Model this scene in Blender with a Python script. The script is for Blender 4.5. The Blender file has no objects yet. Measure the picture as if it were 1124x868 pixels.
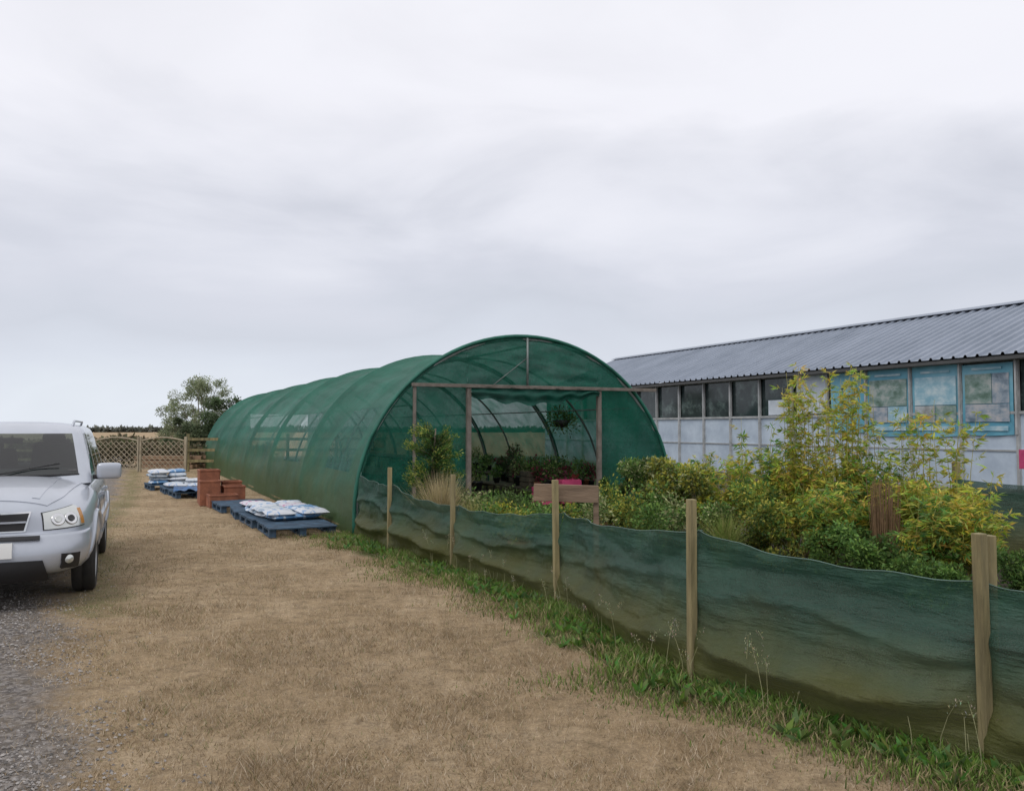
import bpy, math, random, bmesh
import numpy as np
from mathutils import Vector, Matrix, noise
from mathutils.bvhtree import BVHTree
random.seed(7); rng=np.random.default_rng(7)
scene=bpy.context.scene
col=scene.collection

# ------------------------------------------------------------------ helpers
def link(o,parent=None):
    col.objects.link(o)
    if parent: o.parent=parent
    return o
def empty(name,loc=(0,0,0),rz=0):
    e=bpy.data.objects.new(name,None); e.location=loc; e.rotation_euler=(0,0,rz); e.empty_display_size=.3
    col.objects.link(e); return e
def fast_mesh(name,verts,faces,mats,colors=None,parent=None,smooth=False,mi=None):
    verts=np.asarray(verts,dtype=np.float32); faces=np.asarray(faces,dtype=np.int32)
    me=bpy.data.meshes.new(name); n=len(verts); f,k=faces.shape
    me.vertices.add(n); me.vertices.foreach_set('co',verts.ravel())
    me.loops.add(f*k); me.loops.foreach_set('vertex_index',faces.ravel())
    me.polygons.add(f); me.polygons.foreach_set('loop_start',np.arange(0,f*k,k,dtype=np.int32))
    try: me.polygons.foreach_set('loop_total',np.full(f,k,dtype=np.int32))
    except Exception: pass
    me.update(calc_edges=True)
    if colors is not None:
        a=me.attributes.new('Col','FLOAT_COLOR','POINT')
        c=np.ones((n,4),dtype=np.float32); c[:,:3]=colors; a.data.foreach_set('color',c.ravel())
    for m in (mats if isinstance(mats,(list,tuple)) else [mats]): me.materials.append(m)
    if mi is not None: me.polygons.foreach_set('material_index',np.asarray(mi,dtype=np.int32))
    me.polygons.foreach_set('use_smooth',np.full(f,smooth,dtype=bool))
    o=bpy.data.objects.new(name,me); link(o,parent); return o
class B:
    def __init__(s): s.v=[];s.f=[];s.m=[]
    def add(s,vs,fs,m=0):
        k=len(s.v); s.v+= [tuple(v) for v in vs]; s.f+=[tuple(i+k for i in f) for f in fs]; s.m+=[m]*len(fs)
    def box(s,c,d,m=0,M=None,taper=1.0):
        x,y,z=[a/2 for a in d]; vs=[]
        for sz in(-1,1):
            t=1 if sz<0 else taper
            for a,b in((-1,-1),(1,-1),(1,1),(-1,1)):
                v=Vector((a*x*t,b*y*t,sz*z))
                if M: v=M@v
                vs.append(Vector(c)+v)
        s.add(vs,[(3,2,1,0),(4,5,6,7),(0,1,5,4),(1,2,6,5),(2,3,7,6),(3,0,4,7)],m)
    def tube(s,pts,r,n=6,m=0,caps=True):
        pts=[Vector(p) for p in pts]; rr=r if isinstance(r,(list,tuple)) else [r]*len(pts); vs=[];fs=[]
        for i,p in enumerate(pts):
            d=(pts[min(i+1,len(pts)-1)]-pts[max(i-1,0)]).normalized()
            a=d.cross(Vector((0,0,1)) if abs(d.z)<.9 else Vector((1,0,0))).normalized(); b=d.cross(a)
            for j in range(n):
                t=2*math.pi*j/n; vs.append(p+(a*math.cos(t)+b*math.sin(t))*rr[i])
        for i in range(len(pts)-1):
            for j in range(n):
                fs.append((i*n+j,i*n+(j+1)%n,(i+1)*n+(j+1)%n,(i+1)*n+j))
        if caps: fs.append(tuple(range(n))[::-1]); fs.append(tuple((len(pts)-1)*n+j for j in range(n)))
        s.add(vs,fs,m)
    def lathe(s,c,prof,n=20,m=0,axis='z'):
        vs=[];fs=[];k=len(prof)
        for i in range(n):
            t=2*math.pi*i/n
            for r,h in prof:
                p=(r*math.cos(t),r*math.sin(t),h) if axis=='z' else (r*math.cos(t),h,r*math.sin(t))
                vs.append(Vector(c)+Vector(p))
        for i in range(n):
            for j in range(k-1):
                a=i*k+j;b=((i+1)%n)*k+j; fs.append((a,b,b+1,a+1))
        s.add(vs,fs,m)
    def obj(s,name,mats,parent=None,smooth=False,bevel=0,angle=None,sub=0):
        me=bpy.data.meshes.new(name); me.from_pydata(s.v,[],s.f)
        for m in (mats if isinstance(mats,(list,tuple)) else [mats]): me.materials.append(m)
        me.polygons.foreach_set('material_index',s.m)
        me.polygons.foreach_set('use_smooth',[smooth]*len(s.f)); me.update()
        o=bpy.data.objects.new(name,me); link(o,parent)
        if bevel:
            b=o.modifiers.new('b','BEVEL'); b.width=bevel; b.segments=2; b.limit_method='ANGLE'
        if sub:
            q=o.modifiers.new('s','SUBSURF'); q.levels=sub; q.render_levels=sub
        return o

# ------------------------------------------------------------------ materials
def newmat(name):
    m=bpy.data.materials.new(name); m.use_nodes=True; nt=m.node_tree
    return m,nt,nt.nodes['Principled BSDF'],nt.nodes['Material Output']
def N(nt,t,**k):
    n=nt.nodes.new(t)
    for a,b in k.items(): setattr(n,a,b)
    return n
def noise_n(nt,scale,detail=4,rough=.6,coord='Object',stretch=None):
    tc=N(nt,'ShaderNodeTexCoord'); nn=N(nt,'ShaderNodeTexNoise'); nn.inputs['Scale'].default_value=scale
    nn.inputs['Detail'].default_value=detail; nn.inputs['Roughness'].default_value=rough
    src=tc.outputs[coord]
    if stretch:
        mp=N(nt,'ShaderNodeMapping'); mp.inputs['Scale'].default_value=stretch; nt.links.new(src,mp.inputs[0]); src=mp.outputs[0]
    nt.links.new(src,nn.inputs['Vector']); return nn
def ramp(nt,src,stops):
    r=N(nt,'ShaderNodeValToRGB'); e=r.color_ramp.elements
    while len(e)>1: e.remove(e[-1])
    e[0].position=stops[0][0]
    for p,c in stops[1:]: e.new(p)
    for q,(p,c) in zip(sorted(e,key=lambda z:z.position),stops):
        q.color=(c[0],c[1],c[2],1) if not isinstance(c,(int,float)) else (c,c,c,1)
    nt.links.new(src,r.inputs[0]); return r
def mixc(nt,f,a,b,bt='MIX'):
    m=N(nt,'ShaderNodeMix',data_type='RGBA',blend_type=bt)
    for s,v in((0,f),(6,a),(7,b)):
        if isinstance(v,bpy.types.NodeSocket): nt.links.new(v,m.inputs[s])
        elif s==0: m.inputs[0].default_value=v
        else: m.inputs[s].default_value=(v[0],v[1],v[2],1)
    return m.outputs[2]
def mat(name,c,rough=.6,c2=None,scale=4,bump=0,bscale=30,metal=0,stretch=None,spec=.5,coat=0):
    m,nt,p,o=newmat(name)
    c2=c2 or tuple(x*.75 for x in c)
    nn=noise_n(nt,scale,6,.65,stretch=stretch)
    r=ramp(nt,nn.outputs[0],[(.35,c2),(.65,c)]); nt.links.new(r.outputs[0],p.inputs['Base Color'])
    p.inputs['Roughness'].default_value=rough; p.inputs['Metallic'].default_value=metal
    p.inputs['Specular IOR Level'].default_value=spec; p.inputs['Coat Weight'].default_value=coat
    if bump:
        b=N(nt,'ShaderNodeBump'); b.inputs['Strength'].default_value=bump; b.inputs['Distance'].default_value=.02
        n2=noise_n(nt,bscale,5,stretch=stretch); nt.links.new(n2.outputs[0],b.inputs['Height']); nt.links.new(b.outputs[0],p.inputs['Normal'])
    return m
def leafmat(name,trans=.35,rough=.55):
    m,nt,p,o=newmat(name)
    a=N(nt,'ShaderNodeAttribute',attribute_name='Col'); nt.links.new(a.outputs[0],p.inputs['Base Color'])
    p.inputs['Roughness'].default_value=rough; p.inputs['Specular IOR Level'].default_value=.3
    t=N(nt,'ShaderNodeBsdfTranslucent'); nt.links.new(a.outputs[0],t.inputs[0])
    mx=N(nt,'ShaderNodeMixShader'); mx.inputs[0].default_value=trans
    nt.links.new(p.outputs[0],mx.inputs[1]); nt.links.new(t.outputs[0],mx.inputs[2]); nt.links.new(mx.outputs[0],o.inputs[0]); return m
def netmat(name,c,c2,dirt,z0,z1,dmax,transp,nscale=1.2,translu=.4,fold=(1,1,1),bump=.4,weave=160):
    """shade netting: woven cloth, partly see-through, dusty/algae-stained towards the ground (z0..z1 m)"""
    m,nt,p,o=newmat(name)
    n1=noise_n(nt,nscale,7,.66,stretch=fold); base=ramp(nt,n1.outputs[0],[(.3,c2),(.7,c)]).outputs[0]
    tc=N(nt,'ShaderNodeTexCoord'); sp=N(nt,'ShaderNodeSeparateXYZ'); nt.links.new(tc.outputs['Object'],sp.inputs[0])
    n2=noise_n(nt,1.9,5,.6)
    ma=N(nt,'ShaderNodeMath',operation='MULTIPLY_ADD'); ma.inputs[1].default_value=-1.2*(z1-z0)
    nt.links.new(n2.outputs[0],ma.inputs[0]); nt.links.new(sp.outputs[2],ma.inputs[2])
    sh=.6*(z1-z0)
    mr=N(nt,'ShaderNodeMapRange'); mr.inputs[1].default_value=z0-sh; mr.inputs[2].default_value=z1-sh; mr.inputs[3].default_value=dmax; mr.inputs[4].default_value=0
    nt.links.new(ma.outputs[0],mr.inputs[0])
    cc=mixc(nt,mr.outputs[0],base,dirt)
    nt.links.new(cc,p.inputs['Base Color']); p.inputs['Roughness'].default_value=.5; p.inputs['Specular IOR Level'].default_value=.4
    bp=N(nt,'ShaderNodeBump'); bp.inputs['Strength'].default_value=bump; bp.inputs['Distance'].default_value=.06
    n3=noise_n(nt,3.5,6,.6,stretch=fold); nt.links.new(n3.outputs[0],bp.inputs['Height'])
    n4=noise_n(nt,weave,2,.5); bp2=N(nt,'ShaderNodeBump'); bp2.inputs['Strength'].default_value=.6; bp2.inputs['Distance'].default_value=.006
    nt.links.new(n4.outputs[0],bp2.inputs['Height']); nt.links.new(bp.outputs[0],bp2.inputs['Normal']); nt.links.new(bp2.outputs[0],p.inputs['Normal'])
    t=N(nt,'ShaderNodeBsdfTranslucent'); nt.links.new(cc,t.inputs[0])
    m1=N(nt,'ShaderNodeMixShader'); m1.inputs[0].default_value=translu; nt.links.new(p.outputs[0],m1.inputs[1]); nt.links.new(t.outputs[0],m1.inputs[2])
    tr=N(nt,'ShaderNodeBsdfTransparent'); m2=N(nt,'ShaderNodeMixShader')
    ad=N(nt,'ShaderNodeMath',operation='MULTIPLY_ADD'); ad.inputs[1].default_value=1.0; nt.links.new(n4.outputs[0],ad.inputs[0]); nt.links.new(n3.outputs[0],ad.inputs[2])
    mr2=N(nt,'ShaderNodeMapRange'); mr2.inputs[1].default_value=.75; mr2.inputs[2].default_value=1.25; mr2.inputs[3].default_value=transp*.4; mr2.inputs[4].default_value=transp*1.6
    nt.links.new(ad.outputs[0],mr2.inputs[0]); nt.links.new(mr2.outputs[0],m2.inputs[0])
    nt.links.new(m1.outputs[0],m2.inputs[1]); nt.links.new(tr.outputs[0],m2.inputs[2]); nt.links.new(m2.outputs[0],o.inputs[0]); return m

M_leaf=leafmat('foliage'); M_grass=leafmat('grass_blades',.3,.7)
M_wood=mat('weathered_wood',(.36,.30,.15),.8,(.13,.11,.055),9,.6,40,stretch=(1,1,.12))
M_plank=mat('brown_plank',(.27,.19,.125),.8,(.13,.09,.06),5,.5,30,stretch=(.2,1,1))
M_steel=mat('galvanised_steel',(.26,.29,.28),.5,(.17,.19,.18),6,metal=.4)
M_dark=mat('black_plastic',(.02,.02,.022),.5)
M_terra=mat('terracotta',(.34,.125,.065),.75,(.20,.072,.04),6,.2,30)
M_net=netmat('shade_netting',(.012,.215,.135),(.006,.115,.070),(.14,.15,.035),.40,1.35,.65,.12,.8,.33)
M_netwin=netmat('open_mesh_netting',(.06,.25,.19),(.03,.18,.13),(.06,.12,.05),.2,.9,.5,.30,.9)
M_netF=netmat('fence_netting',(.060,.145,.105),(.017,.058,.040),(.115,.115,.026),.22,.60,.88,.16,1.6,.3,fold=(.5,.5,2.8),bump=1.0,weave=110)
M_netend=netmat('end_netting',(.010,.18,.115),(.005,.10,.068),(.07,.10,.025),.2,.8,.6,.22,1.0)

# ------------------------------------------------------------------ world, sun, camera
w=bpy.data.worlds.new('World'); scene.world=w; w.use_nodes=True; nt=w.node_tree
bg=nt.nodes['Background']; bg.inputs[1].default_value=.1
sky=N(nt,'ShaderNodeTexSky',sky_type='NISHITA'); sky.sun_disc=False; sky.sun_elevation=math.radians(52); sky.sun_rotation=math.radians(205)
tc=N(nt,'ShaderNodeTexCoord'); sp=N(nt,'ShaderNodeSeparateXYZ'); nt.links.new(tc.outputs['Generated'],sp.inputs[0])
mp=N(nt,'ShaderNodeMapping'); mp.inputs['Scale'].default_value=(1.0,1.0,2.9); mp.inputs['Location'].default_value=(.35,.2,.1); nt.links.new(tc.outputs['Generated'],mp.inputs[0])
nz=N(nt,'ShaderNodeTexNoise'); nz.inputs['Scale'].default_value=2.7; nz.inputs['Detail'].default_value=7; nz.inputs['Roughness'].default_value=.5; nz.inputs['Distortion'].default_value=.35
nt.links.new(mp.outputs[0],nz.inputs['Vector'])
ma=N(nt,'ShaderNodeMath',operation='MULTIPLY_ADD'); ma.inputs[1].default_value=.34; nt.links.new(nz.outputs[0],ma.inputs[0]); nt.links.new(sp.outputs[2],ma.inputs[2])
sb=N(nt,'ShaderNodeMath',operation='SUBTRACT'); sb.inputs[1].default_value=.17; nt.links.new(ma.outputs[0],sb.inputs[0])
g=ramp(nt,sb.outputs[0],[(0,(.80,.85,.93)),(.06,(.72,.76,.85)),(.13,(.64,.67,.75)),(.20,(.68,.70,.78)),(.28,(.81,.82,.89)),(.36,(.90,.90,.96)),(1,(.95,.95,.98))])
r2=ramp(nt,nz.outputs[0],[(.3,.92),(.55,.99),(.75,1.0)])
c1=mixc(nt,1.0,g.outputs[0],r2.outputs[0],'MULTIPLY')
sc=N(nt,'ShaderNodeVectorMath',operation='SCALE'); sc.inputs['Scale'].default_value=10.5; nt.links.new(c1,sc.inputs[0])
fin=mixc(nt,.95,sky.outputs[0],sc.outputs[0]); nt.links.new(fin,bg.inputs[0])
sd=bpy.data.lights.new('sun','SUN'); sd.energy=.9; sd.angle=math.radians(22); sd.color=(1,.96,.9)
so=bpy.data.objects.new('sun',sd); link(so)
az=math.radians(205); el=math.radians(52)
d=Vector((math.sin(az)*math.cos(el),math.cos(az)*math.cos(el),math.sin(el))); so.rotation_euler=(-d).to_track_quat('-Z','Y').to_euler()
cd=bpy.data.cameras.new('camera'); cam=bpy.data.objects.new('camera',cd); link(cam); scene.camera=cam
cd.sensor_width=36; cd.lens=28.8; cd.clip_end=5000; cam.location=(0,0,1.6); cam.rotation_euler=(math.radians(90+2.3),0,0)
scene.view_settings.view_transform='Standard'; scene.view_settings.look='None'; scene.view_settings.exposure=0

# ------------------------------------------------------------------ layout functions
EY=[0,3.0,3.94,5.24,7.5,9.3,10.75,12.2,34,60]; EX=[4.9,2.9,2.24,1.14,.4,-.67,-1.6,-2.33,-12.75,-25]
GY=[0,2.5,3.9,7.6,12.5,20.6,30,60]; GX=[.1,-1.2,-2.05,-4.2,-6.7,-9.9,-14.2,-27]
edge=lambda y:np.interp(y,EY,EX); grav=lambda y:np.interp(y,GY,GX)
def pn(x,y,s):
    return (np.sin(x*s*1.7+2*np.sin(y*s*1.1))+np.sin(y*s*2.3+1.7*np.sin(x*s*.9+1))+np.sin((x+y)*s*3.1+np.sin(y*s*3.7)))/3

xs=np.concatenate([-np.geomspace(1500,17,22),np.arange(-16,14,.16),np.geomspace(14.5,1500,22)])
ys=np.concatenate([-np.geomspace(600,2,10),np.arange(-1,42,.16),np.geomspace(43,2500,24)])
X,Y=np.meshgrid(xs,ys); Xf=X.ravel();Yf=Y.ravel()
near=np.clip(1-np.maximum(np.abs(Xf)-14,0)/3,0,1)
Z=.014*pn(Xf,Yf,1.3)+.010*pn(Xf,Yf,4)
Z=Z*near*np.clip((Yf+2)/2,0,1)
nx=len(xs); ny=len(ys); idx=np.arange(nx*ny).reshape(ny,nx)
F=np.stack([idx[:-1,:-1],idx[:-1,1:],idx[1:,1:],idx[1:,:-1]],-1).reshape(-1,4)
eg=Xf-edge(Yf); gg=Xf-grav(Yf)+.22*pn(Xf,Yf,1.9)
R=np.clip(.5-gg/.8*.87,0,1)*(Yf<60)*(Xf>-60)
inside=np.clip(.5+eg/.3,0,1)*(Yf<46)*(Xf<40)
strip=np.exp(-(np.maximum(-eg*.87-.18-.18*pn(Xf,Yf,2.2),0)/.26)**2)*(Yf<12.6)*(1-inside)
G=np.maximum(strip*.9,.50*np.exp(-((gg-.35)/.45)**2)*(Yf>7)*(Yf<32)*(gg>0))
G=np.maximum(G,.25*np.clip(pn(Xf,Yf,.8)-.30,0,1)*(gg>0))
colr=np.stack([R,G,inside],-1)
def ground_mat():
    m,nt,p,o=newmat('ground_surface')
    a=N(nt,'ShaderNodeAttribute',attribute_name='Col'); s=N(nt,'ShaderNodeSeparateColor'); nt.links.new(a.outputs[0],s.inputs[0])
    n1=noise_n(nt,.9,9,.78); n2=noise_n(nt,7,9,.78); n3=noise_n(nt,60,4,.8)
    dry=ramp(nt,n1.outputs[0],[(.30,(.27,.195,.11)),(.5,(.42,.31,.19)),(.68,(.55,.425,.28))]).outputs[0]
    dd=ramp(nt,n2.outputs[0],[(.3,.42),(.5,1.0),(.75,1.3)]).outputs[0]; dry=mixc(nt,1,dry,dd,'MULTIPLY')
    gr=ramp(nt,n2.outputs[0],[(.3,(.06,.085,.025)),(.7,(.19,.20,.08))]).outputs[0]
    gv=N(nt,'ShaderNodeTexVoronoi'); gv.inputs['Scale'].default_value=38; t=N(nt,'ShaderNodeTexCoord'); nt.links.new(t.outputs['Object'],gv.inputs['Vector'])
    gvc=N(nt,'ShaderNodeSeparateColor'); nt.links.new(gv.outputs['Color'],gvc.inputs[0])
    gra=ramp(nt,gvc.outputs[0],[(0,(.12,.11,.105)),(.5,(.23,.21,.20)),(1,(.40,.37,.35))]).outputs[0]
    gra=mixc(nt,ramp(nt,n2.outputs[0],[(.4,.0),(.7,.8)]).outputs[0],gra,(.25,.20,.14))
    soil=ramp(nt,n2.outputs[0],[(.3,(.04,.032,.025)),(.7,(.13,.115,.09))]).outputs[0]
    def fac(ch,amp):
        q=N(nt,'ShaderNodeMath',operation='MULTIPLY_ADD'); q.inputs[1].default_value=amp; nt.links.new(n2.outputs[0],q.inputs[0]); nt.links.new(s.outputs[ch],q.inputs[2])
        mr=N(nt,'ShaderNodeMapRange'); mr.inputs[1].default_value=.3+amp*.5; mr.inputs[2].default_value=.7+amp*.5; nt.links.new(q.outputs[0],mr.inputs[0]); return mr.outputs[0]
    c=mixc(nt,fac(1,1.3),dry,gr); c=mixc(nt,fac(0,1.8),c,gra); c=mixc(nt,fac(2,.2),c,soil)
    f3=ramp(nt,n3.outputs[0],[(.3,.66),(.7,1.22)]).outputs[0]; c=mixc(nt,1,c,f3,'MULTIPLY')
    nt.links.new(c,p.inputs['Base Color']); p.inputs['Roughness'].default_value=.95; p.inputs['Specular IOR Level'].default_value=.15
    b=N(nt,'ShaderNodeBump'); b.inputs['Strength'].default_value=.9; b.inputs['Distance'].default_value=.025
    nt.links.new(n3.outputs[0],b.inputs['Height']); nt.links.new(b.outputs[0],p.inputs['Normal']); return m
M_ground=ground_mat()
fast_mesh('ground',np.stack([Xf,Yf,Z],-1),F,M_ground,colr,smooth=True)

def blades(name,x,y,z0,L,W,lean,cols,segs=1,mat_=M_grass,parent=None):
    n=len(x); th=rng.uniform(0,2*np.pi,n); ph=rng.uniform(0,2*np.pi,n)
    sx=np.cos(th)*W/2; sy=np.sin(th)*W/2; lx=np.cos(ph)*lean*L; ly=np.sin(ph)*lean*L
    hz=L*np.sqrt(np.clip(1-lean**2,.05,1))
    b=np.stack([x,y,z0],-1); s=np.stack([sx,sy,0*sx],-1); tip=np.stack([x+lx,y+ly,z0+hz],-1)
    if segs==1:
        V=np.stack([b-s,b+s,tip],1).reshape(-1,3); Fc=np.arange(3*n).reshape(n,3); C=np.repeat(cols,3,axis=0)
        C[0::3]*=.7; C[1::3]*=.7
    else:
        mid=np.stack([x+lx*.3,y+ly*.3,z0+hz*.62],-1)
        V=np.stack([b-s,b+s,mid+s*.8,mid-s*.8,tip,tip+s*.05],1).reshape(-1,3)
        i=np.arange(n)*6; Fc=np.concatenate([np.stack([i,i+1,i+2,i+3],-1),np.stack([i+3,i+2,i+5,i+4],-1)]); C=np.repeat(cols,6,axis=0)
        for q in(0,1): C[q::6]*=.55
    return fast_mesh(name,V,Fc,mat_,C,parent)
def sample(n,ylo,yhi,p=1.0):
    y=ylo+(yhi-ylo)*rng.random(n)**p; x=rng.uniform(-.72,.72,n)*y*1.05; return x,y
x=[];y=[]
for n,a,b_ in((170000,3.0,7.5),(90000,7.5,14),(45000,14,30)):
    u,v=sample(n,a,b_); x.append(u);y.append(v)
x=np.concatenate(x);y=np.concatenate(y)
clump=pn(x,y,2.5)*.5+pn(x+3,y,7)*.5
keep=(x<edge(y)+.02)&(x-grav(y)+.22*pn(x,y,1.9)>rng.normal(0.05,.28,len(x)))&(clump+rng.random(len(x))*1.3>.1)
x=x[keep];y=y[keep];n=len(x)
pal=np.array([(.58,.44,.28),(.66,.52,.36),(.44,.32,.18),(.76,.63,.47),(.32,.24,.13)])
c=pal[rng.integers(0,5,n)]*rng.uniform(.72,1.12,(n,1))*(1+.15*pn(x,y,1.3)+.12*pn(x,y+5,.55))[:,None]
gm=(rng.random(n)<.05+.10*np.clip(pn(x,y,.8)-.1,0,1)+.35*np.exp(-((x-grav(y)-.35)/.5)**2)*(y>7))
c[gm]=np.array([.26,.27,.11])*rng.uniform(.6,1.2,(gm.sum(),1))
sz=1+.045*np.maximum(y-5,0)
tl=1+.9*np.clip(pn(x+7,y,1.9),0,1)
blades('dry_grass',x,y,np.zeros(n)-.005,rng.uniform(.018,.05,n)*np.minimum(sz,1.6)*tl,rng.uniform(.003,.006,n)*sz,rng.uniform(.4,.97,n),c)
n=40000; y=3.2+9.2*rng.random(n)**1.15; off=-np.abs(rng.normal(0,.30,n))*(1.0+.7*pn(y,y*0,1.7)); x=edge(y)+off/.87+.06
patch_=pn(x,y,2.6)+.5*pn(x,y,6)
k_=(patch_+rng.random(n)*1.6>.05); x,y,off,patch_=x[k_],y[k_],off[k_],patch_[k_]; n=len(x)
L=rng.uniform(.04,.13,n)*(1+.5*pn(x,y,2)) *np.exp(off*.9)
c=np.array([.18,.28,.06])*rng.uniform(.5,1.3,(n,1))*(1+.25*pn(x,y,3))[:,None]; q=rng.random(n)<.20+.2*(off<-.3); c[q]=np.array([.48,.39,.21])*rng.uniform(.6,1.1,(q.sum(),1))
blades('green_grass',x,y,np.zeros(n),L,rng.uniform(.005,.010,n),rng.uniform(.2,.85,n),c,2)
n=26000; y2=2.8+14*rng.random(n)**1.6; x2=grav(y2)-np.abs(rng.normal(0,1.4,n))+rng.normal(.05,.28,n)
r=rng.uniform(.004,.013,n); base=np.array([(1,0,0),(0,1,0),(-1,0,0),(0,-1,0),(0,0,.8)])
V=(base[None]*r[:,None,None]*rng.uniform(.6,1.3,(n,5,3)))+np.stack([x2,y2,np.full(n,.003)],-1)[:,None]
i=np.arange(n)*5; Fc=np.concatenate([np.stack([i+a,i+b_,i+4],-1) for a,b_ in((0,1),(1,2),(2,3),(3,0))])
fast_mesh('gravel',V.reshape(-1,3),Fc,leafmat('gravel_stones',0,.8),np.repeat(rng.uniform(.10,.42,(n,1))*np.array([1,.93,.87]),5,axis=0))

# ------------------------------------------------------------------ leaf tools
def leaves(P,D,L,W,C,name,parent=None,m=M_leaf):
    n=len(P); D=D/np.linalg.norm(D,axis=1,keepdims=True); rnd=rng.normal(size=(n,3)); S=np.cross(D,rnd); S/=np.linalg.norm(S,axis=1,keepdims=True)+1e-6
    L=L[:,None];W=W[:,None]; V=np.stack([P,P+D*L*.45+S*W/2,P+D*L,P+D*L*.45-S*W/2],1).reshape(-1,3)
    return fast_mesh(name,V,np.arange(4*n).reshape(n,4),m,np.repeat(C,4,axis=0),parent)
def palette(n,cols,lo=.6,hi=1.3):
    c=np.array(cols)[rng.integers(0,len(cols),n)]; return c*rng.uniform(lo,hi,(n,1))
P=[];D=[];L=[];C=[]
wb=B()
for k in range(60):
    y_=random.uniform(3.8,9.5); x_=float(edge(y_))-abs(random.gauss(.03,.09)); h=random.uniform(.18,.42); a=random.uniform(0,6.28); l=random.uniform(.03,.16)
    pts=[(x_+math.cos(a)*l*t*t,y_+math.sin(a)*l*t*t,h*t) for t in(0,.35,.7,1)]; wb.tube(pts,[.0022,.002,.0015,.001],4)
    for q in range(26):
        t=random.uniform(.72,1.02); P.append((x_+math.cos(a)*l*t*t+random.gauss(0,.012),y_+math.sin(a)*l*t*t+random.gauss(0,.012),h*t)); D.append((random.gauss(0,.6),random.gauss(0,.6),1)); L.append(random.uniform(.008,.02)); C.append([v*random.uniform(.7,1.2) for v in(.46,.44,.30)])
for k in range(420):
    y_=3.4+8.4*random.random(); x_=float(edge(y_))-abs(random.gauss(.05,.22)); 
    for q in range(9):
        a=random.uniform(0,6.28); P.append((x_,y_,.01)); D.append((math.cos(a),math.sin(a),random.uniform(.3,1.6))); L.append(random.uniform(.05,.12)); C.append([v*random.uniform(.6,1.25) for v in(.14,.24,.055)])
wb.obj('weed_stems',mat('stem',(.35,.34,.18),.7)); L=np.array(L); leaves(np.array(P),np.array(D),L,L*.32,np.array(C),'weeds')

M_cane=mat('bamboo_cane',(.38,.34,.09),.5,(.25,.24,.06),8)
M_bark=mat('bark',(.20,.16,.12),.9,(.10,.08,.06),8,.5,20)
def bamboo(px,d,h,spread,ns,cols,spikes=0,dens=1.0):
    x0=(px-562)/900*d; e=empty('bamboo_plant',(x0,d,0)); b=B(); P=[];D=[];L=[];C=[]
    for k in range(ns+spikes):
        sp_=k>=ns; hh=h*(random.uniform(.45,.95) if not sp_ else random.uniform(.9,1.1)); a=random.uniform(0,6.28)
        bx,by=random.gauss(0,.10),random.gauss(0,.10); ln=random.uniform(.1,1)*spread*(.45 if sp_ else 1)
        if not sp_ and spikes>4: hh*=.68
        pts=[]
        for i in range(9):
            t=i/8; pts.append(Vector((bx+math.cos(a)*ln*t**1.8+.012*math.sin(7*t+k),by+math.sin(a)*ln*t**1.8,hh*(t-.10*t**3*(0 if sp_ else 1)))))
        b.tube(pts,[.007*(1-.75*i/8) for i in range(9)],4)
        for node in range(int(24*dens)):
            t=random.uniform(.2,1)**.8; f=t*8; i0=min(int(f),7); p=pts[i0].lerp(pts[i0+1],f-i0)
            ba=random.uniform(0,6.28); bl=random.uniform(.04,.20)*(1-.4*t)*(.75 if sp_ else 1); bd=Vector((math.cos(ba),math.sin(ba),random.uniform(-.1,.8)))
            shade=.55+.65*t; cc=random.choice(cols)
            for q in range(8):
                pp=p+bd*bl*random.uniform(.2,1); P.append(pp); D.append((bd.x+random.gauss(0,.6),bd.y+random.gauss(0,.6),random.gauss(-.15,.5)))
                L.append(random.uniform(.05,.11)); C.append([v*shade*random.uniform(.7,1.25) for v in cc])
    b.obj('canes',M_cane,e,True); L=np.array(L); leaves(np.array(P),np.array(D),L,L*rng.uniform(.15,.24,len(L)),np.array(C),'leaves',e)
def shrub(name,loc,rx,ry,h,n,cols,ls,z0=.05,stems=8,ncl=14,wr=.5,dark=.5,cs=(.14,.30)):
    e=empty(name,(loc[0],loc[1],0)); b=B(); cl=[]
    for k in range(ncl):
        a=random.uniform(0,6.28); r=random.random()**.5; z=z0+(h-z0)*random.uniform(.12,1)
        f=math.sqrt(max(.1,1-((z/h-.45)/.62)**2)); cl.append((math.cos(a)*r*rx*f,math.sin(a)*r*ry*f,z,random.uniform(*cs)*max(rx,h*.5),random.uniform(.65,1.25)))
    for k in range(stems):
        q=cl[k%ncl]; b.tube([(random.gauss(0,.04)*rx,0,0),(q[0]*.3,q[1]*.3,q[2]*.5),(q[0],q[1],q[2])],[.016*h*.6,.009*h*.6,.003*h*.6],5)
    cl=np.array(cl); i=rng.integers(0,ncl,n); v=rng.normal(size=(n,3)); v/=np.linalg.norm(v,axis=1,keepdims=True); r=rng.random(n)**.4*rng.uniform(.8,1.25,n)
    P=cl[i,:3]+v*(r*cl[i,3])[:,None]*np.array([1,1,.85]); P[:,2]=np.maximum(P[:,2],z0*.5)
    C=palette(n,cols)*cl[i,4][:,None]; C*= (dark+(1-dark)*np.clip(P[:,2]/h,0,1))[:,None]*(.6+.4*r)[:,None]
    D=v+rng.normal(size=(n,3))*.7; L=rng.uniform(.6,1.3,n)*ls
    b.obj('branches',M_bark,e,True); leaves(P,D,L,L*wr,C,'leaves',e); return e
def PX(px,d): return ((px-562)/900*d,d)
YG=[(.48,.46,.07),(.38,.42,.07),(.56,.50,.10),(.26,.34,.06)]; GG=[(.13,.26,.055),(.20,.32,.07),(.09,.18,.045)]; VG=[(.34,.40,.15),(.50,.52,.26),(.15,.25,.07)]
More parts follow.
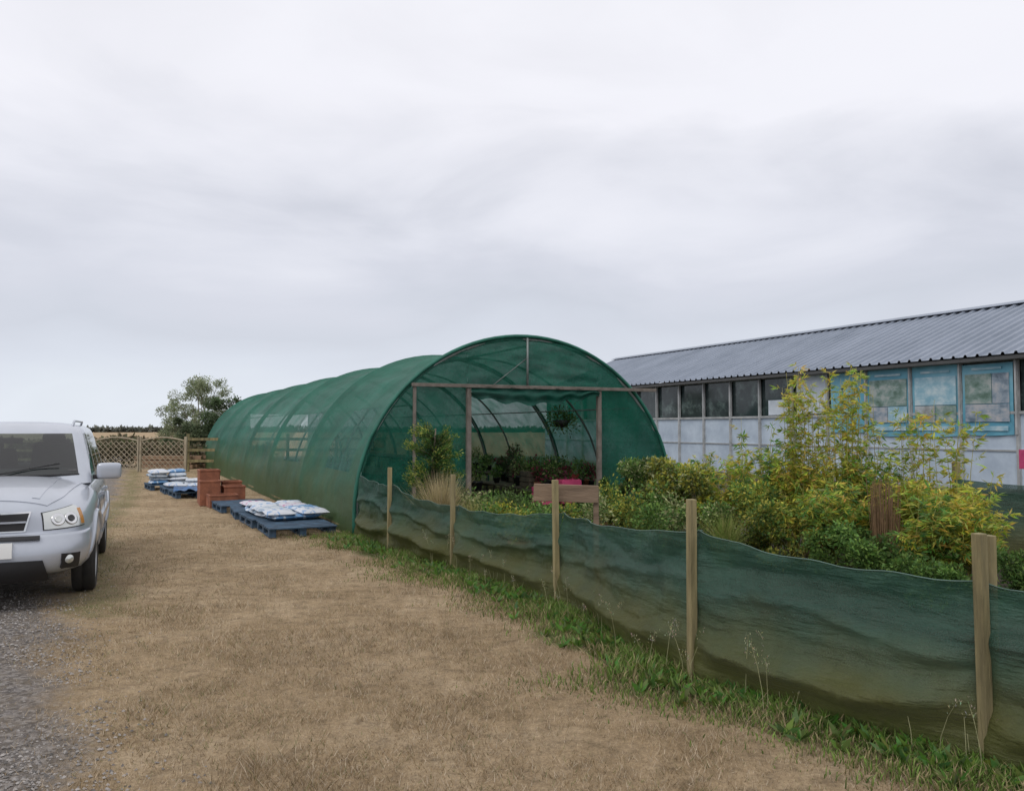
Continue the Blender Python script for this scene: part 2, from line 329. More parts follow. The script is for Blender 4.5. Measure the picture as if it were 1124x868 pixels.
for px,d,h,s,ns,cc,spk in((800,11.4,1.50,.45,28,YG,0),(840,10.8,1.65,.45,30,YG+GG,2),(876,10.4,2.20,.30,32,YG,16),(898,10.6,1.9,.30,20,YG,5),(930,10.0,2.18,.28,28,YG,16),(958,9.8,1.6,.4,26,YG+GG,2),
      (1000,9.6,1.78,.42,42,YG,6),(1042,9.2,1.72,.42,42,YG,6),(1022,8.3,1.15,.35,26,GG+YG,0),(770,12,1.4,.4,22,GG+YG,1),(905,9.3,1.15,.4,24,GG+YG,0),(735,12.8,1.35,.4,18,YG+GG,0),(1066,8.3,1.15,.30,24,YG,1)):
    bamboo(px,d,h,s,ns,cc,spk)
e=empty('reed_bundle',(*PX(970,8.9),0)); b=B()
for k in range(110):
    a=random.uniform(0,6.28); r=random.random()**.5*.13; b.tube([(r*math.cos(a),r*math.sin(a),0),(r*1.4*math.cos(a)+random.gauss(0,.02),r*1.4*math.sin(a),random.uniform(.6,1.1))],[.006,.003],4)
b.obj('reeds',mat('reed',(.26,.16,.08),.8,(.14,.085,.045),12),e)
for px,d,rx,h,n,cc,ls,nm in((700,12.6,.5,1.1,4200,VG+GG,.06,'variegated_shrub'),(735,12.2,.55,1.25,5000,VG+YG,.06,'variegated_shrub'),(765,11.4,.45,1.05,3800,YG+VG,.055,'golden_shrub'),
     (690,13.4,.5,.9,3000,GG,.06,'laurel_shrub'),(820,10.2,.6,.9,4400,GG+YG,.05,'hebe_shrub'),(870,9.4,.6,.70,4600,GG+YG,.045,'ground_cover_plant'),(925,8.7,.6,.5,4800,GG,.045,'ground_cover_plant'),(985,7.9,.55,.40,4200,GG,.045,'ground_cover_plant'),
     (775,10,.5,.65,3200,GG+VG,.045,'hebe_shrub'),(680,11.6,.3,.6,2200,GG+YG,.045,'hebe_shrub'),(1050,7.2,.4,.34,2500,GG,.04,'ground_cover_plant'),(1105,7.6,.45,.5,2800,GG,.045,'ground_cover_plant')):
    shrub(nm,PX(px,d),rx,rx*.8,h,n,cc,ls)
e=empty('conifer_tree',(*PX(472,11.3),0)); b=B(); P=[];D=[];C=[]
b.tube([(0,0,0),(.02,0,.8),(.08,0,1.6)],[.035,.025,.008],6)
for k in range(110):
    z=.08+1.45*k/110; a=random.uniform(0,6.28); l=random.uniform(.28,.56)*(1.15-.62*z/1.6); tip=Vector((.04+math.cos(a)*l,math.sin(a)*l,z+random.uniform(-.02,.24)))
    s=Vector((.04*z,0,z-.05)); b.tube([s,tip],[.006,.002],4); cf=random.uniform(.5,1.2)
    for q in range(150):
        t=random.random()**.7; p=s.lerp(tip,t)+Vector((random.gauss(0,.03),random.gauss(0,.03),random.gauss(0,.03))); P.append(p); dd=(tip-s).normalized(); D.append((dd.x+random.gauss(0,.5),dd.y+random.gauss(0,.5),dd.z+random.gauss(0,.4)))
        c_=random.choice([(.06,.15,.03),(.10,.20,.04),(.34,.37,.08) if t>.6 else (.08,.16,.03)]); C.append([v*cf*(.35+.8*t) for v in c_])
b.obj('trunk',M_bark,e,True); L=rng.uniform(.025,.055,len(P)); leaves(np.array(P),np.array(D),L,L*.35,np.array(C),'needles',e)
def tuft(name,loc,n,h,cols,spread=.7,w=.007):
    c=palette(n,cols); x=loc[0]+rng.normal(0,.05,n); y=loc[1]+rng.normal(0,.05,n)
    return blades(name,x,y,np.full(n,.0),rng.uniform(.5,1,n)*h,np.full(n,w),rng.uniform(.05,spread,n),c,2)
tuft('ornamental_grass',PX(484,10.5),1500,1.12,[(.50,.40,.22),(.38,.32,.15),(.58,.49,.30)],.5)
tuft('ornamental_grass',PX(520,10.5),900,.78,[(.50,.45,.18),(.34,.36,.12)],.8)
tuft('ornamental_grass',PX(706,11),700,.7,[(.35,.36,.12),(.22,.32,.07)],.7)
tuft('ornamental_grass',PX(795,9.6),700,.7,[(.35,.36,.12),(.22,.32,.07)],.7)

def pot(b,c,r,h,m=0): b.lathe(c,[(0,0),(r*.72,0),(r*.94,h*.82),(r*1.04,h*.82),(r*1.04,h),(r*.9,h),(r*.88,h*.88),(0,h*.88)],14,m)
M_potblk=mat('nursery_pot',(.03,.03,.032),.6)
def potted(loc,r,h,ph,n,cols,ls,m,name='potted_plant',z=0,parent=None):
    e=empty(name,(loc[0],loc[1],z)); 
    if parent: e.parent=parent
    b=B(); pot(b,(0,0,0),r,h); b.obj('pot',m,e,True)
    v=rng.normal(size=(n,3)); v/=np.linalg.norm(v,axis=1,keepdims=True); rr=rng.random(n)**.5
    P=v*rr[:,None]*np.array([r*1.5,r*1.5,ph/2])*(1+.3*np.sin(v[:,:1]*5+loc[0]*9)*np.cos(v[:,1:2]*6))+np.array([0,0,h+ph*.45]); L=rng.uniform(.6,1.3,n)*ls
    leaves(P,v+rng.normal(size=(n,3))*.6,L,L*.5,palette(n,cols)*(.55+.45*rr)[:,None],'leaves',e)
i=0
for px,d,ph,cc in((515,11.5,.35,GG),(532,11.2,.4,GG+VG),(548,11.8,.3,GG),(560,11.0,.45,[(.12,.18,.06)]),(575,11.6,.35,GG),(590,11,.28,GG+VG),(668,11.8,.5,GG+YG),(640,12,.35,GG),(690,11,.45,GG+YG),(720,11,.5,GG),(655,10.8,.4,VG),(536,10.3,.32,GG),(570,10.0,.3,YG+GG),(605,10,.3,GG),(520,11.0,.4,VG),(552,10.6,.3,YG),(584,10.4,.3,GG),(620,11,.3,YG+GG),(740,10.4,.45,VG),(715,9.8,.4,GG)):
    potted(PX(px,d),.14,.24,ph+.15,700,cc,.05,M_potblk if i%3 else M_terra); i+=1

# ------------------------------------------------------------------ netting fence
posts=[(-1.6,10.75,1.09),(-.67,9.3,1.08),(.4,7.5,1.13),(1.14,5.24,1.15),(2.24,3.94,1.10),(3.3,2.75,1.1)]
nh=[.86,.72,.83,.95,.86,.86]
fe=empty('netting_fence'); b=B()
for i,(x,y,h) in enumerate(posts):
    a=random.uniform(-.15,.15)+.35; M=Matrix.Rotation(a,3,'Z')@Matrix.Rotation(random.uniform(-.015,.015),3,'X')@Matrix.Rotation(random.uniform(-.02,.02),3,'Y')
    b.box((x,y,h/2-.05),(.05,.05,h+.1),0,M)
    if i==4: b.box((x+.085,y+.08,h/2-.06),(.045,.05,h+.08),0,Matrix.Rotation(.3,3,'Z'))
b.obj('posts',M_wood,fe,bevel=.004)
def net_span(A,Bp,ha,hb,k,bil=.07):
    A=np.array(A[:2]);Bp=np.array(Bp[:2]); d=Bp-A; L=np.linalg.norm(d); d=d/L; nrm=np.array([d[1],-d[0]]); 
    nu=int(L/.02);nv=64; V=[]
    if nrm[0]>0: nrm=-nrm
    for j in range(nv+1):
        v=j/nv
        for i in range(nu+1):
            u=i/nu; top=ha+(hb-ha)*u-.05*4*u*(1-u)+.008*math.sin(u*23+k)+.012*noise.noise(Vector((u*L*3,k,0)))
            z=.01+(top-.01)*v; s=min(1,math.sin(math.pi*u)*2.4)**.7
            o=s*(bil*math.sin(math.pi*min(1,v*1.1+.1))*(.6+.4*math.sin(3*u+k*2)))
            ph=v*15+3.6*noise.noise(Vector((u*L*.9,k*2.1,1)))+u*2.0*math.sin(k*1.7)
            am=.25+1.3*max(0,noise.noise(Vector((u*L*.9,v*2.5,k+9)))+.15)
            o+=s*.036*(abs(math.sin(ph*.5))**.6*2-1)*am
            o+=s*.10*math.exp(-((v-.30-.06*math.sin(u*4+k)-.04*noise.noise(Vector((u*L*2,k,3))))/.09)**2)
            o+=s*.035*math.exp(-((v-.62-.07*math.sin(u*5+k*2)-.05*noise.noise(Vector((u*L*2,k,8))))/.045)**2)
            o+=.05*(1-v)**3
            o+=.040*noise.noise(Vector((u*L*2.0,v*2.2,k*3.7)))*s+.022*noise.noise(Vector((u*L*6,v*5,k*5)))+.008*noise.noise(Vector((u*L*22,v*14,k*5)))
            o+=.026*math.sin((u*L*9+v*11))*math.exp(-u*L*2.0)+.026*math.sin(((1-u)*L*9+v*11))*math.exp(-(1-u)*L*2.0)
            V.append((A[0]+d[0]*L*u+nrm[0]*(o-.045),A[1]+d[1]*L*u+nrm[1]*(o-.045),z))
    idx=np.arange((nu+1)*(nv+1)).reshape(nv+1,nu+1); Fq=np.stack([idx[:-1,:-1],idx[:-1,1:],idx[1:,1:],idx[1:,:-1]],-1).reshape(-1,4)
    fast_mesh('net_panel',V,Fq,M_netF,None,fe,True); return [V[nv*(nu+1)+q] for q in range(nu+1)]
wire=B()
for i in range(len(posts)-1):
    t=net_span(posts[i],posts[i+1],nh[i],nh[i+1],i); wire.tube(t,.0035,5)
t=net_span((-2.3,12.15),posts[0],.95,nh[0],9,.02); wire.tube(t,.0035,5)
wire.obj('top_cord',mat('green_cord',(.12,.20,.17),.6),fe,True)
pe=empty('wooden_sign',(.62,7.62,0),-.05); b=B(); b.box((-.12,0,1.0),(.60,.03,.16),0,Matrix.Rotation(.03,3,'Y')); b.box((.16,.045,.5),(.05,.05,1.10))
b.obj('board',M_plank,pe,bevel=.005)

f2=empty('netting_fence'); b=B()
V=[];A=np.array([5.35,9.9]);E=np.array([9.2,7.0]);
for i in range(4):
    p=A+(E-A)*i/3; b.box((p[0],p[1],.6),(.07,.07,1.2))
b.obj('posts',M_wood,f2,bevel=.005)
nu,nv=80,16
for j in range(nv+1):
    for i in range(nu+1):
        p=A+(E-A)*i/nu; o=.06*noise.noise(Vector((i*.12,j*.2,4)))-.06
        V.append((p[0]+o,p[1]+o,.02+j/nv*(.98-.05*abs(math.sin(i*.12)))))
idx=np.arange((nu+1)*(nv+1)).reshape(nv+1,nu+1); Fq=np.stack([idx[:-1,:-1],idx[:-1,1:],idx[1:,1:],idx[1:,:-1]],-1).reshape(-1,4)
fast_mesh('net_panel',V,Fq,M_netF,None,f2,True)

# ------------------------------------------------------------------ polytunnel
TA=math.atan2(.902,-.431); T=empty('polytunnel',(-2.33,12.2,0),TA)
R0=2.85;H0=.35;HV=2.75;BAY=4.0;NB=6
def arc(s):
    Ltot=2*H0+math.pi*2.8; q=s*Ltot
    if q<H0: return 0,q
    if q>Ltot-H0: return 5.7,Ltot-q
    t=(q-H0)/2.8; return R0-R0*math.cos(t),H0+HV*math.sin(t)
na=72; PB=20; nt_=NB*PB; V=[]
for i in range(nt_+1):
    t=i/nt_*NB*BAY; fr=(t%BAY)/BAY
    for j in range(na+1):
        w_,z_=arc(j/na); cx,cz=2.85,.9; dw,dz=w_-cx,z_-cz; l=math.hypot(dw,dz); e_=abs(math.sin(math.pi*fr))
        e2=abs(math.sin(2*math.pi*fr))
        sag=(.14*e_**.7+.035*e2**.7)*min(1,z_/.8)*(.45+.55*min(1,z_/2.4))
        sag+=.06*noise.noise(Vector((t*.8,j*.22,2)))*min(1,z_*2)*e_
        sag+=.018*math.sin(j*1.1+2*noise.noise(Vector((t*.4,j*.05,7))))*e_*min(1,z_)
        k=1-sag/l+.012
        V.append((t,-(cx+dw*k),cz+dz*k if z_>.02 else 0))
F=[];mi=[]
for i in range(nt_):
    for j in range(na):
        F.append((i*(na+1)+j,(i+1)*(na+1)+j,(i+1)*(na+1)+j+1,i*(na+1)+j+1)); fr=((i+.5)/PB)%1; w_,z_=arc((j+.5)/na)
        mi.append(1 if (.22<fr<.66 and .95<z_<1.95 and i<PB*2 and w_<2) else 0)
fast_mesh('cover',V,F,[M_net,M_netwin],None,T,True,mi)
b=B()
def hp(t,k,off):
    w_,z_=arc(k); cx,cz=2.85,.9; dw,dz=w_-cx,z_-cz; l=math.hypot(dw,dz); q=1-off/l; return (t,-(cx+dw*q),cz+dz*q if z_>.02 else 0)
for k in range(NB+1): b.tube([hp(k*BAY+(.03 if k==0 else 0),j/40,.035) for j in range(41)],.03,6)
for k in range(NB): b.tube([hp(k*BAY+2,j/40,.20) for j in range(41)],.022,6)
b.tube([(0,-2.85,2.95),(24,-2.85,2.95)],.02,6)
for wy in(.8,4.9): b.tube([(0,-wy,1.95),(24,-wy,1.95)],.014,6)
b.tube([(-.03,-2.85,2.27),(-.03,-2.85,3.08)],.02,6)
b.tube([(-.03,-2.2,2.27),(.0,-2.85,2.75)],.008,4)
b.obj('hoops',M_steel,T,True)
b=B()
for t_ in(-.01,24.01): b.tube([hp(t_,j/50,-.012) for j in range(51)],.028,8)
for k in range(1,NB): b.tube([hp(k*BAY,j/50,-.010) for j in range(51)],.022,6)
b.obj('cover_hem',mat('green_hem',(.02,.16,.11),.6,(.012,.10,.07),3),T,True)
b=B()
for w_ in(1.8,4.2): b.box((-.05,-w_,1.12),(.07,.07,2.25))
b.box((-.06,-.9,1.12),(.045,.045,2.3)); b.box((-.085,-3.1,2.27),(.05,4.5,.055))
b.obj('door_frame',mat('grey_timber',(.22,.19,.165),.8,(.13,.11,.09),8,.3,30),T,bevel=.004)
b=B(); b.box((12,-.0,.05),(24,.05,.10)); b.box((12,-5.7,.05),(24,.05,.10)); b.obj('base_rail',M_wood,T)
def end_net(t,op,name,sgn):
    V=[]; ws=sorted(set([round(q,3) for q in np.linspace(0.02,5.68,72)]+[op[0],op[1]]))
    nv=26
    for i,w_ in enumerate(ws):
        top=H0+HV*math.sqrt(max(0,1-((w_-R0)/R0)**2))
        for j in range(nv+1): V.append([t+.05*noise.noise(Vector((w_*1.5,j*.2,t+5)))+.02*noise.noise(Vector((w_*5,j*.5,t+5))),-w_,j/nv,top,w_])
    vv=[];ff=[]
    for i in range(len(ws)-1):
        inop=op[0]-1e-4<=ws[i] and ws[i+1]<=op[1]+1e-4
        for j in range(nv):
            q=[]
            for (a,c) in((i,j),(i+1,j),(i+1,j+1),(i,j+1)):
                x,y_,f,top,w_=V[a*(nv+1)+c]; z0=2.2 if inop else .0; q.append((x,y_,z0+(top-z0)*f))
            ff.append([len(vv)+n_ for n_ in range(4)]); vv+=q
    o=fast_mesh(name,vv,ff,M_netend,None,T,True)
    bm=bmesh.new(); bm.from_mesh(o.data); bmesh.ops.remove_doubles(bm,verts=bm.verts,dist=1e-4); bm.to_mesh(o.data); bm.free()
end_net(.0,(1.8,4.2),'front_netting',1); end_net(24,(1.8,4.2),'rear_netting',1)
V=[];nu,nv=40,8
for j in range(nv+1):
    for i in range(nu+1):
        u=i/nu; V.append((-.10+.03*math.sin(j*1.2)+.02*math.sin(i*.9+j),-(1.82+2.36*u),2.26-(.10+.17*math.sin(math.pi*u*.9+.3)+.03*math.sin(i*.8))*j/nv))
idx=np.arange((nu+1)*(nv+1)).reshape(nv+1,nu+1); Fq=np.stack([idx[:-1,:-1],idx[:-1,1:],idx[1:,1:],idx[1:,:-1]],-1).reshape(-1,4)
fast_mesh('rolled_door_net',V,Fq,netmat('door_net',(.012,.13,.09),(.006,.07,.05),(.01,.1,.07),0,.1,.1,.06),None,T,True)
M_tim=mat('bench_timber',(.17,.13,.09),.8,(.09,.07,.05),6,.3,20)
def bench(t0,t1,w0,w1,z=.72):
    e=empty('plant_bench'); e.parent=T; b=B()
    n=int((w1-w0)/.11)
    for i in range(n): b.box(((t0+t1)/2,-(w0+.055+i*.11),z),(t1-t0,.09,.025))
    k=max(2,int((t1-t0)/1.2)+1)
    for i in range(k):
        tt=t0+.05+(t1-t0-.1)*i/(k-1)
        for ww in(w0+.05,w1-.05): b.box((tt,-ww,z/2-.015),(.05,.05,z-.03))
        b.box((tt,-(w0+w1)/2,z-.045),(.045,w1-w0-.04,.06))
    b.obj('timber',M_tim,e)
bench(.9,3.6,3.5,5.2,.5); bench(4.2,9,4.3,5.3,.6); bench(1.6,6,1.9,2.9,.45); bench(7,14,2.3,3.4,.5); bench(10,18,4.4,5.3)
M_pink=mat('pink_plastic',(.62,.07,.19),.5); M_white=mat('white_plastic',(.75,.76,.76),.5); M_redc=mat('red_card',(.42,.06,.05),.7)
for k in range(84):
    if k<26: t,w_,z=random.uniform(1,3.5),random.uniform(3.6,5.1),.515
    elif k<38: t,w_,z=random.uniform(4.3,8.9),random.uniform(4.4,5.2),.615
    elif k<60: t,w_,z=random.uniform(1.7,5.9),random.uniform(2,2.8),.465
    else: t,w_,z=random.uniform(.5,6),random.uniform(1.9,3.4),0
    r=random.uniform(.07,.13); potted((t,-w_),r,r*1.6,random.uniform(.12,.45),240,random.choice([GG,GG+VG,[(.06,.1,.03)],[(.30,.05,.08),(.08,.14,.04)],[(.55,.12,.22),(.10,.2,.05),(.10,.2,.05)]]),.055,random.choice([M_potblk,M_terra,M_potblk,M_potblk]),z=z,parent=T)
def crate(t,w_,z0,s,mm,nm):
    b=B(); x_,y_,z_=s
    for q in range(3):
        zz=z0+z_*(q+.5)/3
        for sx in(-1,1): b.box((t+sx*(x_/2-.012),-w_,zz),(.02,y_,z_/3*.8)); b.box((t,-w_+sx*(y_/2-.012),zz),(x_-.05,.02,z_/3*.8))
    for sx in(-1,1):
        for sy in(-1,1): b.box((t+sx*(x_/2-.035),-w_+sy*(y_/2-.035),z0+z_/2),(.025,.025,z_))
    b.box((t,-w_,z0+.012),(x_-.05,y_-.05,.022)); b.obj(nm,mm,T,bevel=.004)
for t,w_,z0,s,mm,nm in((.5,3.45,.30,(.35,.34,.30),M_pink,'pink_crate'),(.5,3.90,.30,(.3,.38,.42),M_pink,'pink_crate'),(.45,2.95,0,(.3,.40,.28),M_redc,'red_box'),(2.2,4.6,.515,(.5,.5,.28),M_terra,'brown_crate'),(1.4,4.3,.515,(.4,.5,.24),M_redc,'red_box'),(1.5,3.75,.515,(.4,.4,.3),M_tim,'wooden_crate'),(1.0,2.25,0,(.5,.7,.35),M_tim,'wooden_crate'),(1.3,1.95,.0,(.4,.35,.3),M_tim,'wooden_crate'),(3.0,2.4,.465,(.4,.5,.25),M_terra,'brown_crate'),(2.9,4.2,.515,(.5,.5,.35),M_tim,'wooden_crate'),(.6,2.1,0,(.4,.35,.25),M_white,'white_crate'),(.5,3.68,0,(.5,.95,.285),M_tim,'wooden_crate')):
    crate(t,w_,z0,s,mm,nm)
hb=empty('hanging_basket',(.9,-4.0,1.75)); hb.parent=T; b=B(); b.lathe((0,0,0),[(0,-.14),(.1,-.11),(.17,0),(.16,0),(0,-.02)],14)
for a in range(3): b.tube([(.16*math.cos(a*2.09),.16*math.sin(a*2.09),0),(0,0,.35)],.003,3)
b.obj('basket',M_dark,hb,True); n=900; v=rng.normal(size=(n,3))*np.array([.13,.13,.10]); L=rng.uniform(.03,.06,n); leaves(v,v+rng.normal(size=(n,3))*.05,L,L*.5,palette(n,GG)*.6,'leaves',hb)

# ------------------------------------------------------------------ pallets, sacks, terracotta
M_blue=mat('blue_plastic',(.03,.13,.32),.5,(.02,.07,.18),5); M_palw=mat('blue_grey_pallet',(.06,.12,.19),.8,(.03,.05,.08),6,.3,20)
def sackmat(name,base,ink,sc,thr=.56):
    m,nt,p,o=newmat(name); n1=noise_n(nt,sc,3,.55,stretch=(1,2.2,1)); r=ramp(nt,n1.outputs[0],[(thr,base),(thr+.05,ink)])
    nt.links.new(r.outputs[0],p.inputs['Base Color']); p.inputs['Roughness'].default_value=.4
    b=N(nt,'ShaderNodeBump'); b.inputs['Strength'].default_value=.6; b.inputs['Distance'].default_value=.03; n2=noise_n(nt,11,4); nt.links.new(n2.outputs[0],b.inputs['Height']); nt.links.new(b.outputs[0],p.inputs['Normal']); return m
SM=[sackmat('sack_white_blue',(.52,.57,.64),(.10,.24,.48),6,.50),sackmat('sack_white_grey',(.50,.54,.58),(.28,.36,.45),6,.5),sackmat('sack_white',(.62,.65,.69),(.42,.47,.55),6),sackmat('sack_blue',(.12,.27,.48),(.55,.62,.70),6,.52),sackmat('sack_white_2',(.60,.62,.66),(.20,.34,.56),7,.54)]
SMP=sackmat('sack_pink',(.58,.56,.62),(.45,.14,.30),6)
def pallet(t,w_,rot=0,stack=1,m=M_palw,name='plastic_pallet'):
    e=empty(name,(t,-w_,0),rot); e.parent=T; b=B()
    for s in range(stack):
        z=s*.145
        for i in range(7): b.box((-.56+i*.187,0,z+.132),(.13,1.0,.022))
        for yy in(-.44,0,.44):
            b.box((0,yy,z+.11),(1.2,.1,.02)); b.box((0,yy,z+.012),(1.2,.1,.02))
            for xx in(-.52,0,.52): b.box((xx,yy,z+.061),(.13,.1,.076))
    b.obj('deck',m,e,bevel=.004); return e
def sack(loc,rot,mt,L=.72,W=.42,H=.13,parent=T):
    nu,nv=16,12; b=B()
    for sgn in(1,-1):
        vs=[];fs=[]
        for j in range(nv+1):
            for i in range(nu+1):
                u=i/nu*2-1; v=j/nv*2-1; prof=(max(0,1-abs(u)**5)*max(0,1-abs(v)**4.5))**.5
                z=sgn*H/2*prof*(1+.3*noise.noise(Vector((u*2+loc[0]*9,v*2,loc[1]*7+sgn)))+.12*noise.noise(Vector((u*6+loc[0]*9,v*6,loc[1]*7)))); vs.append((u*L/2*(1-.04*abs(v)**3),v*W/2*(1-.05*abs(u)**3),z))
        for j in range(nv):
            for i in range(nu):
                q=(j*(nu+1)+i,j*(nu+1)+i+1,(j+1)*(nu+1)+i+1,(j+1)*(nu+1)+i); fs.append(q if sgn>0 else q[::-1])
        b.add(vs,fs)
    o=b.obj('sack',mt,None,True); o.location=loc; o.rotation_euler=(random.uniform(-.05,.05),random.uniform(-.05,.05),rot); o.parent=parent; return o
pallet(.95,-.68); pallet(2.3,-.76,.04); pallet(3.65,-.8,-.05); pallet(5.0,-.95,.05)
def sackpile(t,w_,rows,name,rot=0,nx_=2,ny_=2,hh=.085,pink=.08,L_=.54,W_=.47):
    e=empty(name,(t,-w_,.145),rot); e.parent=T
    for r_ in range(rows):
        for i in range(nx_):
            for j in range(ny_):
                if r_==rows-1 and random.random()<.3 and rows>1: continue
                x_=(-.26+.52*i if nx_>1 else 0)+random.gauss(0,.03); y_=(-.24+.47*j if ny_>1 else 0)+random.gauss(0,.03)
                sack((x_,y_,.045+r_*(hh-.012)),random.gauss(0,.08),SMP if random.random()<pink else random.choice(SM),L_,W_,hh,e)
sackpile(1.75,-.62,2,'compost_sacks',.1); sackpile(2.75,-.68,2,'compost_sacks',-.05); sackpile(3.75,-.75,1,'compost_sacks',.2,2,1)
pallet(10.2,-1.7,.05); pallet(11.7,-2.0,.1); sackpile(10.2,-1.65,2,'compost_sacks',hh=.10); sackpile(11.7,-2.0,4,'compost_sacks',hh=.10); pallet(8.8,-1.55,.1); 
V=[];nn_=24
for j in range(nn_+1):
    for i in range(nn_+1):
        u,v=i/nn_,j/nn_; V.append((8.1+u*1.4,1.1+v*.95-.1*u,.165+.10*abs(noise.noise(Vector((u*4,v*4,1))))+.04*abs(noise.noise(Vector((u*10,v*10,1))))))
idx=np.arange((nn_+1)**2).reshape(nn_+1,nn_+1); Fq=np.stack([idx[:-1,:-1],idx[:-1,1:],idx[1:,1:],idx[1:,:-1]],-1).reshape(-1,4)
fast_mesh('blue_tarpaulin',V,Fq,M_blue,None,T,True)
e=empty('terracotta_planters',(6.5,1.15,0)); e.parent=T; b=B()
def trough(b,c,s,m=0,rz=0):
    x_,y_,z_=s; M=Matrix.Rotation(rz,3,'Z')
    for sx in(-1,1):
        b.box(Vector(c)+M@Vector((sx*(x_/2-.012),0,z_/2)),(.024,y_,z_),m,M); b.box(Vector(c)+M@Vector((0,sx*(y_/2-.012),z_/2)),(x_-.05,.024,z_),m,M)
        b.box(Vector(c)+M@Vector((sx*(x_/2),0,z_-.02)),(.02,y_+.02,.035),m,M); b.box(Vector(c)+M@Vector((0,sx*(y_/2),z_-.02)),(x_-.02,.02,.035),m,M)
    b.box(Vector(c)+M@Vector((0,0,.012)),(x_-.05,y_-.05,.022),m,M)
for (x_,y_,k,s) in((.25,.28,2,(.42,.40,.36)),(.25,-.22,1,(.42,.40,.36)),(-.25,.3,1,(.4,.4,.52)),(-.27,-.18,1,(.4,.42,.40)),(-.75,.1,1,(.42,.55,.26)),(.75,.2,2,(.4,.4,.34)),(.75,-.25,1,(.4,.4,.44))):
    for q in range(k): trough(b,(x_+random.gauss(0,.01),y_,q*(s[2]+.004)),s,0,random.gauss(0,.06))
b.obj('planters',M_terra,e,bevel=.006)

# ------------------------------------------------------------------ greenhouse building
GB=empty('glazed_nursery_building',(5.8,34,0),math.atan2(-.902,.431)); S0,S1=-9.5,24
M_wall=mat('white_panel',(.60,.69,.79),.5,(.42,.50,.60),1.2,.05,6)
M_frame=mat('grey_frame',(.50,.51,.51),.6,(.30,.31,.31),3)
M_glass,nt,p,o=newmat('window_glass'); n1=noise_n(nt,1.1,6,.75); r=ramp(nt,n1.outputs[0],[(.35,(.012,.02,.022)),(.52,(.03,.045,.045)),(.62,(.10,.14,.13)),(.7,(.2,.25,.25))]); nt.links.new(r.outputs[0],p.inputs['Base Color']); p.inputs['Roughness'].default_value=.08
m,nt,p,o=newmat('corrugated_metal'); M_roof=m; n1=noise_n(nt,.8,6,.7,stretch=(1,.3,1))
r=ramp(nt,n1.outputs[0],[(.3,(.20,.235,.29)),(.7,(.31,.35,.42))]); nt.links.new(r.outputs[0],p.inputs['Base Color']); p.inputs['Roughness'].default_value=.45; p.inputs['Metallic'].default_value=.25
b=B(); b.box(((S0+S1)/2,.06,.99),(S1-S0,.10,1.96)); b.box(((S0+S1)/2,9,1.7),(S1-S0,.1,3.4))
for s in(S0,S1): b.add([(s,.11,0),(s,8.95,0),(s,8.95,3.38),(s,4.5,5.27),(s,.11,3.38)],[(0,1,2,3,4)])
b.obj('walls',M_wall,GB)
b=B(); s=3.4-1.5*8
while s<S1:
    b.box((s+.75,.07+random.uniform(-.004,.004),2.65),(1.44,.02,1.34),0,Matrix.Rotation(random.uniform(-.012,.012),3,'Z')@Matrix.Rotation(random.uniform(-.01,.01),3,'X')); s+=1.5
b.obj('windows',M_glass,GB)
b=B(); b.box(((S0+S1)/2,.14,2.65),(S1-S0-.1,.02,1.34)); b.obj('window_backing',M_dark,GB)
b=B(); s=3.4-1.5*8
while s<S1:
    if s>S0+.2: b.box((s,-.03,1.68),(.07,.09,3.36))
    s+=1.5
L_=S1-S0
b.box(((S0+S1)/2,-.01,1.99),(L_,.07,.07)); b.box(((S0+S1)/2,-.005,1.05),(L_,.03,.04)); b.box(((S0+S1)/2,-.01,3.33),(L_,.07,.08)); b.box(((S0+S1)/2,.0,.05),(L_,.04,.12))
b.obj('glazing_bars',M_frame,GB)
b=B(); b.box(((S0+S1)/2,-.30,3.34),(L_+.4,.10,.09)); b.box(((S0+S1)/2,-.12,3.415),(L_+.3,.28,.015)); b.obj('gutter',mat('dark_gutter',(.09,.09,.09),.6),GB)
V=[];F=[];mod=.33; prof=[(0,0),(.17,0),(.20,.06),(.25,.06),(.28,0)]
sx=[]; s=S0-.2
while s<S1+.2:
    for a,hh in prof: sx.append((s+a,hh))
    s+=mod
rows=[-.38,1.5,3,4.5,6,7.5,9.3]
for yy in rows:
    zz=3.42+(5.35-3.42)*(1-abs(yy-4.5)/4.88)
    for s_,hh in sx: V.append((s_,yy,zz+hh))
k=len(sx)
for j in range(len(rows)-1):
    for i in range(k-1): F.append((j*k+i,j*k+i+1,(j+1)*k+i+1,(j+1)*k+i))
fast_mesh('roof',V,F,M_roof,None,GB,False)
b=B()
for sg in(-1,1):
    b.box(((S0+S1)/2,4.5+sg*.14,5.39),(L_+.45,.30,.012),0,Matrix.Rotation(-sg*.375,3,'X'))
b.obj('ridge_cap',M_roof,GB)
b=B(); b.box((8.72,.03,2.68),(1.30,.02,1.22)); b.box((7.2,.04,2.3),(.9,.01,.5)); b.obj('white_sheet',mat('white_sheet',(.66,.71,.77),.6,(.5,.56,.62),3),GB)
bn=empty('banner_sign',(12.45,.0,0)); bn.parent=GB
def bannermat(name,ca,cb,cc_,sc):
    m,nt,p,o=newmat(name); n1=noise_n(nt,sc,6,.6,stretch=(1,1,1.3)); r=ramp(nt,n1.outputs[0],[(.36,ca),(.5,cb),(.62,cc_)]); nt.links.new(r.outputs[0],p.inputs['Base Color']); p.inputs['Roughness'].default_value=.5; return m
